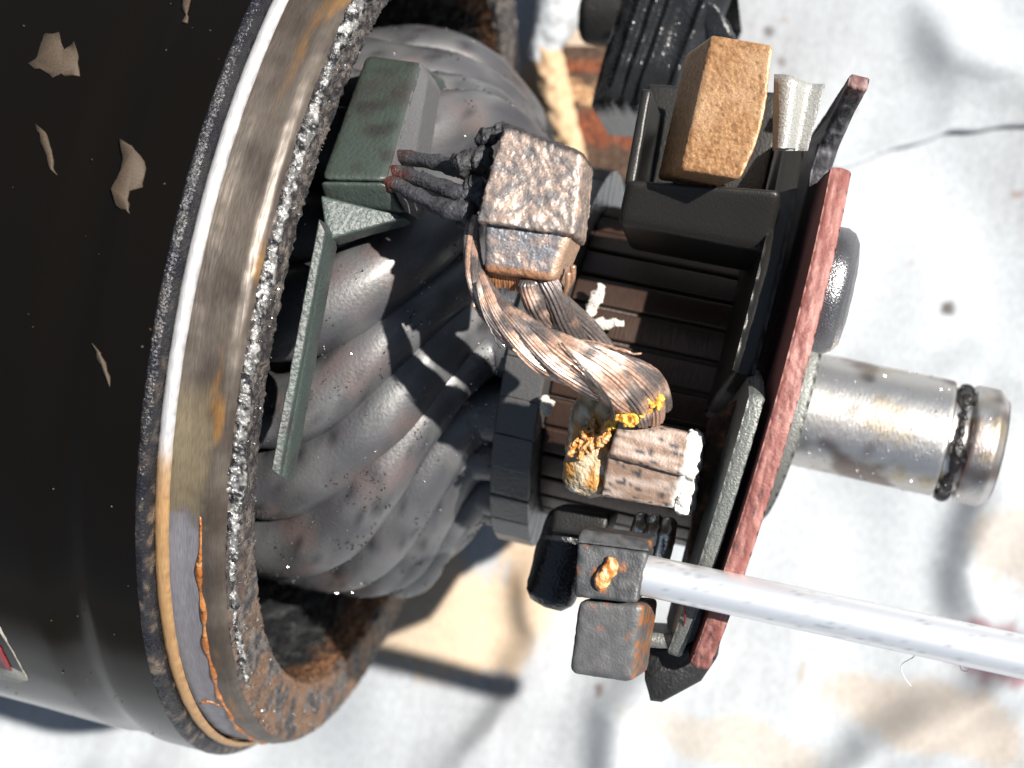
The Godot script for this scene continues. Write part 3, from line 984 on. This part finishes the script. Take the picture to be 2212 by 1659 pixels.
func field_lead() -> void:
	var t := thing("field_coil_lead", "scorched copper terminal lead with green insulator, twisted braid and crusty brush", "coil lead", P(1140, 430, 36))
	var green := func(w, q):
		var c := Color(0.05, 0.066, 0.055).lerp(Color(0.034, 0.035, 0.033), sm(-0.1, 0.5, fnoise(w, 5.0)))
		return c.lerp(Color(0.045, 0.042, 0.04), 0.7 * sm(0.0, 0.35, fnoise(w + Vector3.ONE * 0.02, 14.0)))
	var g := Geo.new()
	hexa(g, slab([P(788, 117, 30), P(910, 134, 32), P(834, 392, 44.5), P(688, 388, 44.5)], Vector3(0, -12, -1)), 1.0, 0.6, 0.06, 2.0, green)
	put(g, "insulator_block", M.insul, t)
	g = Geo.new()
	hexa(g, slab([P(688, 392, 44.2), P(833, 394, 44.2), P(872, 462, 41.0), P(700, 438, 42.0)], Vector3(0, -6, -1)), 0.7, 0.6, 0.06, 2.0, green)
	put(g, "insulator_block", M.insul, t)
	g = Geo.new()
	hexa(g, slab([P(690, 420, 43.0), P(862, 464, 40.5), P(870, 472, 40.3), P(704, 520, 43.0)], Vector3(0, -4, 0)), 0.3, 0.7, 0.08, 2.0, func(w, q): return Color(0.045, 0.066, 0.059))
	put(g, "insulator_gusset", M.insul, t)
	# end cap of the insulator with its fibre edge
	g = Geo.new()
	hexa(g, slab([P(906, 130, 31.5), P(925, 170, 32), P(878, 462, 41), P(834, 388, 44.2)], Vector3(0, -6, 0)), 0.35, 0.6, 0.1, 1.5, func(w, q): return Color(0.1, 0.1, 0.105))
	put(g, "insulator_end", M.insul, t)
	# three lead strands, burnt where they meet the terminal
	var ink := func(w, q): return Color(0.075, 0.022, 0.016).lerp(Color(0.05, 0.05, 0.055), sm(0.0, 0.35, q.x + 0.3 * fnoise(w, 3.0)))
	for q in [[880, 342, 950, 352, 1050, 372, 40], [872, 378, 945, 400, 1040, 430, 42], [862, 402, 935, 440, 1012, 458, 43]]:
		g = Geo.new()
		tube(g, smooth_path([P(q[0] - 25, q[1] - 4, q[6]), P(q[0], q[1], q[6] + 0.5), P(q[2], q[3], q[6] + 2), P((q[2] + q[4]) / 2.0, (q[3] + q[5]) / 2.0 + 4, q[6] + 3), P(q[4], q[5], q[6] + 3)], 7), smooth_list([0.75, 0.75, 0.8, 1.0, 1.15], 7), 20, 0.28, 1.5, ink)
		put(g, "lead_strand", M.wire, t)
	for q in [[1000, 352, 1.3], [1035, 345, 1.2], [1025, 408, 1.5], [1000, 452, 1.5], [1050, 300, 0.9], [1076, 285, 0.8], [1010, 480, 1.0], [1040, 330, 0.8]]:
		g = Geo.new()
		var c := P(q[0], q[1], 45)
		tube(g, smooth_path([c + Vector3(-0.8, 0, 0.2) * MM, c, c + Vector3(0.8, 0.2, -0.4) * MM], 4), smooth_list([q[2] * 0.7, q[2], q[2] * 0.7], 4), 14, 0.6, 1.4)
		put(g, "burnt_lump", M.burnt, t)
	# terminal: rough copper slab with a smoother rolled end
	var cu := func(w, q):
		var f := fnoise(w, 1.6)
		var c := Color(0.27, 0.25, 0.245).lerp(Color(0.52, 0.4, 0.34), sm(-0.35, 0.35, f))
		c = c.lerp(Color(0.8, 0.6, 0.48), sm(0.1, 0.5, fnoise(w + Vector3.ONE * 0.1, 3.5)))
		return c.lerp(Color(0.04, 0.04, 0.045), sm(0.9, 0.97, q.y) * 0.9)
	g = Geo.new()
	hexa(g, slab([P(1090, 262, 48.5), P(1260, 328, 50.0), P(1242, 508, 51.2), P(1026, 478, 50.8)], Vector3(0, -8, 0)), 0.5, 0.24, 0.2, 0.8, cu)
	for k in g.v.size():                                # left flank bulges out at mid-height
		var u := clampf((g.v[k].z - 0.057 * 0.0 - P(1140, 300, 50).z) / (P(1140, 490, 50).z - P(1140, 300, 50).z), 0.0, 1.0)
		g.v[k].y += 0.0007 * fnoise(g.v[k], 5.0) * u
	put(g, "terminal_slab", M.copper, t)
	g = Geo.new()
	hexa(g, slab([P(1044, 476, 50.0), P(1236, 498, 50.2), P(1196, 607, 49.2), P(1044, 584, 49.2)], Vector3(0, -7.6, 0)), 0.8, 0.3, 0.12, 1.6, func(w, q):
		var c := Color(0.26, 0.26, 0.28).lerp(Color(0.5, 0.38, 0.32), sm(-0.1, 0.5, fnoise(w, 2.0)))
		return c.lerp(Color(0.62, 0.3, 0.15), sm(0.2, 0.08, q.y) * 0.9).lerp(Color(0.75, 0.5, 0.35), sm(0.88, 0.96, q.x) * 0.8))
	var crimp := put(g, "terminal_crimp", M.copper, t)
	# cut ends of the fine wires under the crimp
	for k in 26:
		g = Geo.new()
		var u := k / 25.0
		var a := P(lerpf(1046, 1196, u), lerpf(586, 606, u), 47.2)
		tube(g, smooth_path([a + Vector3(0, 0, -0.6) * MM, a + Vector3(0.1, -0.3, 0.4) * MM, a + Vector3(0.2, -1.0, 0.9 + rng.randf() * 0.5) * MM], 3), smooth_list([0.22, 0.22, 0.2], 3), 8, 0.0, 1.0, func(w, q): return Color(0.5, 0.24, 0.12))
		put(g, "fine_wire", M.braid, crimp)
	# twisted braid from the terminal's left flank down to the brush
	var mid := smooth_path([P(1022, 470, 46), P(1019, 530, 47), P(1030, 600, 48), P(1066, 665, 48), P(1120, 716, 48), P(1190, 762, 47.5), P(1270, 795, 46.5), P(1335, 822, 44.5), P(1384, 848, 42), P(1408, 880, 38.5)], 10)
	var wide := smooth_list([0.6, 0.7, 0.9, 1.25, 1.6, 1.9, 2.15, 2.35, 2.45, 2.1], 10)
	rope(t, mid, wide, 6, 1.2)
	var mid2 := smooth_path([P(1150, 600, 47), P(1176, 640, 46), P(1205, 680, 44), P(1250, 724, 41), P(1300, 770, 39)], 9)
	rope(t, mid2, smooth_list([1.5, 1.7, 1.7, 1.6, 1.3], 9), 3, 0.4)
	# loose hairs of the braid
	for k in 9:
		var a0 := rng.randf() * TAU
		var i0 := rng.randi_range(20, 60)
		var n1 := rng.randi_range(14, 28)
		var hair := []
		var thin := []
		for m in n1:
			var i1 := mini(i0 + m, mid.size() - 1)
			var tg: Vector3 = (mid[i1] - mid[i1 - 1]).normalized()
			var sx := Vector3.UP.cross(tg).normalized()
			var sy := tg.cross(sx)
			var aa := a0 + m * 0.09
			var off: float = wide[i1] * (1.16 + 0.5 * pow(absf(2.0 * m / (n1 - 1.0) - 0.8), 3.0) * rng.randf_range(0.1, 0.5))
			hair.append(mid[i1] + (sx * cos(aa) + sy * sin(aa)) * off * MM)
			thin.append(0.1)
		g = Geo.new()
		tube(g, hair, thin, 6, 0.0, 1.0, func(w, q2): return Color(0.7, 0.45, 0.33) if a0 > 2.0 else Color(0.12, 0.11, 0.11))
		put(g, "fine_wire", M.braid, t)
	for q in [[[1228, 590], [1224, 625], [1208, 662]], [[1238, 575], [1236, 605], [1218, 640]]]:
		g = Geo.new()
		tube(g, smooth_path([P(q[0][0], q[0][1], 47.5), P(q[1][0], q[1][1], 47), P(q[2][0], q[2][1], 45.5)], 6), smooth_list([0.3, 0.26, 0.1], 6), 10, 0.0, 1.0, func(w, q2): return Color(0.45, 0.26, 0.17))
		put(g, "fine_wire", M.braid, t)
	# brush at the braid's end
	var crust := func(w, q):
		var c := Color(0.22, 0.17, 0.1).lerp(Color(0.5, 0.4, 0.27), sm(-0.3, 0.3, fnoise(w, 2.0)))
		c = c.lerp(Color(0.42, 0.2, 0.05), sm(0.0, 0.3, fnoise(w + Vector3.ONE * 0.3, 4.0)))
		return c.lerp(Color(0.6, 0.56, 0.5), sm(0.2, 0.5, fnoise(w - Vector3.ONE * 0.2, 2.4)))
	g = Geo.new()
	hexa(g, slab([P(1232, 846, 37.0), P(1342, 868, 38.2), P(1306, 1084, 36.4), P(1204, 1058, 35.2)], Vector3(0, -9, 0)), 1.9, 0.3, 0.3, 1.4, crust)
	var cap := put(g, "brush_cap", M.flux, t)
	var grainy := func(w, q):
		var c := Color(0.27, 0.18, 0.13).lerp(Color(0.5, 0.4, 0.35), sm(-0.35, 0.4, fnoise(w * Vector3(0.22, 1, 2), 1.6)))
		c = c.lerp(Color(0.05, 0.05, 0.055), sm(0.24, 0.4, fnoise(w * Vector3(1, 1, 2.2), 1.3)))
		return c.lerp(Color(0.8, 0.78, 0.74), sm(0.9, 0.95, q.x + 0.06 * fnoise(w, 1.5)))
	g = Geo.new()
	hexa(g, slab([P(1336, 900, 38.5), P(1508, 938, 38.5), P(1484, 1032, 39.0), P(1312, 986, 39.0)], Vector3(0, -9, 0)), 0.6, 0.35, 0.1, 0.9, grainy)
	put(g, "brush_block", M.carbon, t)
	g = Geo.new()
	hexa(g, slab([P(1314, 968, 38.2), P(1486, 1014, 38.2), P(1462, 1100, 36.8), P(1298, 1072, 36.8)], Vector3(0, -8, 0)), 0.4, 0.35, 0.1, 0.9, grainy)
	put(g, "brush_block", M.carbon, t)
	g = Geo.new()
	hexa(g, slab([P(1486, 925, 38.8), P(1514, 940, 38.8), P(1490, 1116, 37.0), P(1452, 1106, 37.0)], Vector3(0, -9, 0)), 0.6, 0.4, 0.5, 1.2, func(w, q): return Color(0.7, 0.69, 0.66).lerp(Color(0.2, 0.17, 0.15), sm(0.25, 0.45, fnoise(w, 1.3))))
	put(g, "brush_frame", M.flux, t)
	# yellow flux crust where the braid is soldered on
	var spots := []
	for k in 16:
		spots.append([rng.randf_range(1335, 1432), rng.randf_range(858, 908), rng.randf_range(0.35, 0.7), 43.0])
	for k in 20:
		var u := rng.randf()
		spots.append([lerpf(1335, 1235, u) + rng.randf_range(-14, 14), lerpf(905, 975, u) + rng.randf_range(-16, 16), rng.randf_range(0.3, 0.7), 38.2 - 1.2 * u])
	for q in spots:
		g = Geo.new()
		var c := P(q[0], q[1], q[3])
		var yellow: bool = q[1] < 918
		var dir: Vector3 = Vector3(rng.randfn(), 0.1, rng.randfn()).normalized() * q[2] * 1.1 * MM
		tube(g, smooth_path([c - dir, c, c + dir], 5), smooth_list([q[2] * 0.5, q[2] * 0.75, q[2] * 0.5], 5), 20, 0.55, 0.9, func(w, q2):
			var f := fnoise(w, 0.9)
			return Color(0.36, 0.14, 0.02).lerp(Color(0.74, 0.47, 0.08) if yellow else Color(0.48, 0.3, 0.15), sm(-0.2, 0.3, f)))
		put(g, "flux_crust", M.flux, cap)

func rope(parent: Node, mid: Array, wide: Array, strands: int, turns: float) -> void:
	var n := mid.size()
	var x := Vector3.UP.cross((mid[1] - mid[0]).normalized()).normalized()
	var fr := []
	for k in n:
		var tg: Vector3 = (mid[mini(k + 1, n - 1)] - mid[maxi(k - 1, 0)]).normalized()
		x = (x - tg * x.dot(tg)).normalized()
		fr.append([x, tg.cross(x)])
	for s in strands:
		var path := []
		var rad := []
		for k in n:
			var a: float = TAU * s / strands + turns * TAU * k / (n - 1)
			path.append(mid[k] + (fr[k][0] * cos(a) * 0.66 + fr[k][1] * sin(a) * 0.46) * wide[k] * MM)
			rad.append(wide[k] * (1.12 / sqrt(strands)))
		var g := Geo.new()
		tube(g, path, rad, 102, 0.06, 0.8, func(w, q):
			var c := Color(0.55, 0.36, 0.27).lerp(Color(0.8, 0.62, 0.52), sm(-0.1, 0.4, fnoise(w, 3.0)))
			var soot := sm(0.1, 0.45, fnoise(w + Vector3.ONE * 0.07 * s, 5.0) + 0.12 + (0.3 if strands == 3 else 0.0) + 0.3 * (0.5 - q.x) + (0.38 if s % 2 == 0 else 0.0))
			return c.lerp(Color(0.12, 0.115, 0.12), soot * 0.88), 17, 0.07, 0.5)
		put(g, "copper_strand", M.braid, parent)

func lower_clip() -> void:
	var t := thing("carbon_brush", "dull dark grey brush with an orange rust blister, tucked beside the steel rod", "brush", P(1310, 1310, 27))
	var ash := func(w, q):
		var c := Color(0.05, 0.052, 0.055).lerp(Color(0.11, 0.112, 0.118), sm(-0.3, 0.4, fnoise(w, 1.5)))
		return c.lerp(Color(0.33, 0.12, 0.04), sm(0.36, 0.48, fnoise(w + Vector3.ONE * 0.05, 2.6)))
	var g := Geo.new()
	hexa(g, slab([P(1253, 1143, 41.6), P(1408, 1164, 41.6), P(1402, 1192, 42.7), P(1246, 1172, 42.7)], Vector3(0, -7, 0)), 0.35, 0.4, 0.07, 0.9, ash)
	put(g, "brush_lip", M.carbon, t)
	g = Geo.new()
	hexa(g, slab([P(1247, 1172, 42.3), P(1400, 1192, 42.3), P(1376, 1304, 42.3), P(1240, 1290, 42.3)], Vector3(0, -7.5, 0)), 0.4, 0.4, 0.07, 0.9, ash)
	var head := put(g, "brush_head", M.carbon, t)
	g = Geo.new()
	hexa(g, slab([P(1248, 1296, 40.4), P(1392, 1304, 40.4), P(1366, 1476, 39.0), P(1228, 1456, 39.0)], Vector3(0.8, -8, 0)), 0.8, 0.4, 0.08, 0.8, func(w, q):
		var c: Color = ash.call(w, q)
		c = c.lerp(Color(0.14, 0.14, 0.145), 0.5)
		return c.lerp(Color(0.3, 0.12, 0.04), sm(0.93, 0.98, q.x) * sm(-0.2, 0.2, fnoise(w, 1.2))))
	put(g, "brush_body", M.carbon, t)
	g = Geo.new()
	var c := P(1308, 1238, 42.4)
	tube(g, smooth_path([c + Vector3(0.3, 0, -1.4) * MM, c + Vector3(0.2, 0.1, -0.4) * MM, c + Vector3(-0.2, 0.1, 0.8) * MM, c + Vector3(-0.1, 0, 1.6) * MM], 5), smooth_list([0.55, 0.8, 0.7, 0.4], 5), 18, 0.3, 1.2, func(w, q): return Color(0.4, 0.13, 0.03).lerp(Color(0.7, 0.42, 0.2), sm(-0.1, 0.3, fnoise(w, 1.2))))
	put(g, "rust_blister", M.flux, head)

func rod() -> void:
	var t := thing("steel_rod", "bright plated steel rod reaching in from the right edge", "rod", P(1800, 1330, 35))
	var g := Geo.new()
	var a := P(1362, 1236, 39.8)
	var b := P(2212, 1419, 42.6)
	var path := []
	for k in 90:
		path.append(a.lerp(a + (b - a) * 1.35, k / 89.0))
	var rad := []
	for k in 90:
		rad.append(2.0)
	tube(g, path, rad, 48, 0.0, 2.0, func(w, q):
		var c := Color(0.9, 0.92, 0.95)
		return c.lerp(Color(0.18, 0.18, 0.17), 0.35 * sm(0.35, 0.6, fnoise(w, 0.8) + 0.3 * fnoise(w, 8.0))))
	put(g, "rod_shank", M.rod, t)

func grommet() -> void:
	var t := thing("rubber_grommet", "ridged black rubber grommet lying behind the orange-brown brush", "grommet", P(1430, 120, -24))
	# ribbed body: a swept row of ridges
	var g := Geo.new()
	var top := [P(1352, -60, 8), P(1590, -40, 8)]
	var low := [P(1270, 215, 4), P(1480, 235, 4)]
	var pts := PackedVector3Array()
	var nu := 70
	for k in nu + 1:
		var u := k / float(nu)
		var h := 0.0
		for r in [0.22, 0.36, 0.5, 0.8]:
			h += 1.0 * exp(-pow((u - r) / 0.05, 2.0))
		h -= 2.0 * pow(absf(2.0 * u - 1.0), 6.0)
		for m in 25:
			var v := m / 24.0
			var w: Vector3 = top[0].lerp(top[1], u).lerp(low[0].lerp(low[1], u), v)
			pts.append(w + Vector3(0, h + 0.5 * fnoise(w, 5.0) - 1.5 * pow(v, 8.0), 0) * MM)
		for m in 25:
			var v := 1.0 - m / 24.0
			var w: Vector3 = top[0].lerp(top[1], u).lerp(low[0].lerp(low[1], u), v)
			pts.append(w + Vector3(0, -22.0 + fnoise(w, 6.0), 0) * MM)
	g.grid(nu + 1, 50, pts, PackedColorArray(), true)
	put(g, "ribbed_body", M.rubber, t)
	g = Geo.new()
	hexa(g, slab([P(1490, -30, 8), P(1556, 10, 8), P(1596, 90, 6), P(1530, 105, 6)], Vector3(0, -6, 0)), 1.2, 0.7, 0.3, 3.0)
	put(g, "knob", M.rubber, t)
	g = Geo.new()
	lathe(g, fine([Vector2(18.0, 0.05), Vector2(18.0, 6.2), Vector2(18.8, 6.8), Vector2(26.0, 6.8)], 0.6), 60, 0.15, 3.0, null, 0.0, TAU, -18.0, -50.0)
	put(g, "round_end", M.dark, t)
	# rusty painted scrap under it
	t = thing("rusty_scrap", "rusty flat scrap with cream paint left on it, under the grommet", "scrap metal", P(1310, 240, -52))
	g = Geo.new()
	var q := slab([P(1212, 96, -54), P(1450, 96, -54), P(1450, 390, -54), P(1256, 390, -54)], Vector3(0, -1.6, 0))
	hexa(g, q, 0.6, 0.6, 0.25, 3.0, func(w, uv):
		var c := Color(0.06, 0.04, 0.03)
		var band := absf(uv.y - 0.42 + 0.12 * uv.x + 0.1 * fnoise(w, 6.0))
		c = c.lerp(Color(0.15, 0.05, 0.018), sm(0.13, 0.07, band))
		c = c.lerp(Color(0.17, 0.06, 0.02), sm(0.06, 0.03, absf(uv.y - 0.84)))
		c = c.lerp(Color(0.4, 0.33, 0.24), sm(0.1, 0.05, absf(uv.y - 0.68 + 0.25 * uv.x) + 0.06 * fnoise(w, 3.0)))
		return c)
	put(g, "scrap_sheet", M.scrap, t)

func scraps() -> void:
	var t := thing("rag_twist", "pale grey twist of rag lying beside the motor's far rim, top centre", "rag", P(1185, 30, -54))
	var g := Geo.new()
	tube(g, smooth_path([P(1240, -120, -50), P(1226, -40, -51), P(1208, 30, -51), P(1182, 90, -52), P(1160, 130, -53)], 14), smooth_list([4.6, 4.4, 3.6, 2.6, 1.6], 14), 40, 0.5, 4.0, func(w, q): return Color(0.42, 0.45, 0.48).lerp(Color(0.3, 0.31, 0.32), sm(0.0, 0.5, fnoise(w, 3.0))))
	put(g, "rag_roll", M.cloth, t)
	t = thing("cotton_cord", "fuzzy tan cord running down from the rag beside the rusty scrap", "cord", P(1210, 220, -54))
	g = Geo.new()
	tube(g, smooth_path([P(1176, 80, -52), P(1192, 160, -53), P(1208, 230, -53), P(1226, 300, -53), P(1246, 380, -53)], 14), smooth_list([2.0, 2.4, 2.3, 2.2, 2.0], 14), 36, 0.35, 1.2, func(w, q): return Color(0.4, 0.27, 0.16).lerp(Color(0.52, 0.38, 0.24), sm(-0.2, 0.4, fnoise(w, 1.5))), 5, 0.06, 5.0)
	put(g, "cord_ply", M.cloth, t)

func lump(parent: Node, called: String, at: Vector3, along: Vector3, r: float, m: Material, rough := 0.4) -> void:
	var g := Geo.new()
	tube(g, smooth_path([at - along * MM, at - along * 0.2 * MM, at + along * 0.3 * MM, at + along * MM], 4), smooth_list([r * 0.6, r, r * 0.8, r * 0.5], 4), 14, rough, 1.0, null, 0, 0.0, 0.0, 1.0)
	put(g, called, m, parent)

func small_things() -> void:
	var t := thing("corrosion_flake", "bent white corrosion flake stuck on the commutator by the braid", "debris", P(1290, 690, 19))
	lump(t, "flake_arm", P(1287, 650, 21.5), Vector3(-0.3, 0, 1.8), 0.75, M.crumb, 0.6)
	lump(t, "flake_arm", P(1305, 700, 22.0), Vector3(2.0, 0, -0.5), 0.7, M.crumb, 0.6)
	t = thing("corrosion_flake", "small pale flake on the dark conductors left of the crusty brush", "debris", P(1181, 876, 23))
	lump(t, "flake_chip", P(1181, 876, 24.5), Vector3(0.4, 0, 0.9), 0.8, M.crumb, 0.5)
	t = thing("solder_blob", "shiny solder blob with orange corrosion on the lowest riser block", "solder", P(1100, 1098, 8))
	lump(t, "blob", P(1098, 1096, 12), Vector3(1.2, 0, 0.3), 0.9, M.chrome, 0.3)
	t = thing("lint_hair", "curled pale hair hanging from the steel rod", "hair", P(1950, 1440, 38))
	var g := Geo.new()
	tube(g, smooth_path([P(1968, 1402, 41), P(1974, 1418, 41), P(1948, 1436, 39), P(1952, 1460, 38), P(1968, 1482, 37)], 8), smooth_list([0.05, 0.05, 0.05, 0.05, 0.03], 8), 6)
	put(g, "hair_strand", M.hair, t)
	t = thing("lint_hair", "tiny looped hair under the rod near the right edge", "hair", P(2085, 1440, 40))
	g = Geo.new()
	tube(g, smooth_path([P(2073, 1435, 41), P(2078, 1448, 40), P(2092, 1448, 40), P(2094, 1436, 41)], 6), smooth_list([0.05, 0.05, 0.05, 0.05], 6), 6)
	put(g, "hair_strand", M.hair, t)
	t = thing("red_thread", "short red thread hanging below the rod by the curled foot", "thread", P(1478, 1350, 34))
	g = Geo.new()
	tube(g, smooth_path([P(1477, 1305, 38), P(1480, 1335, 36), P(1474, 1360, 34)], 6), smooth_list([0.1, 0.1, 0.08], 6), 8)
	put(g, "thread_strand", M.print_red, t)
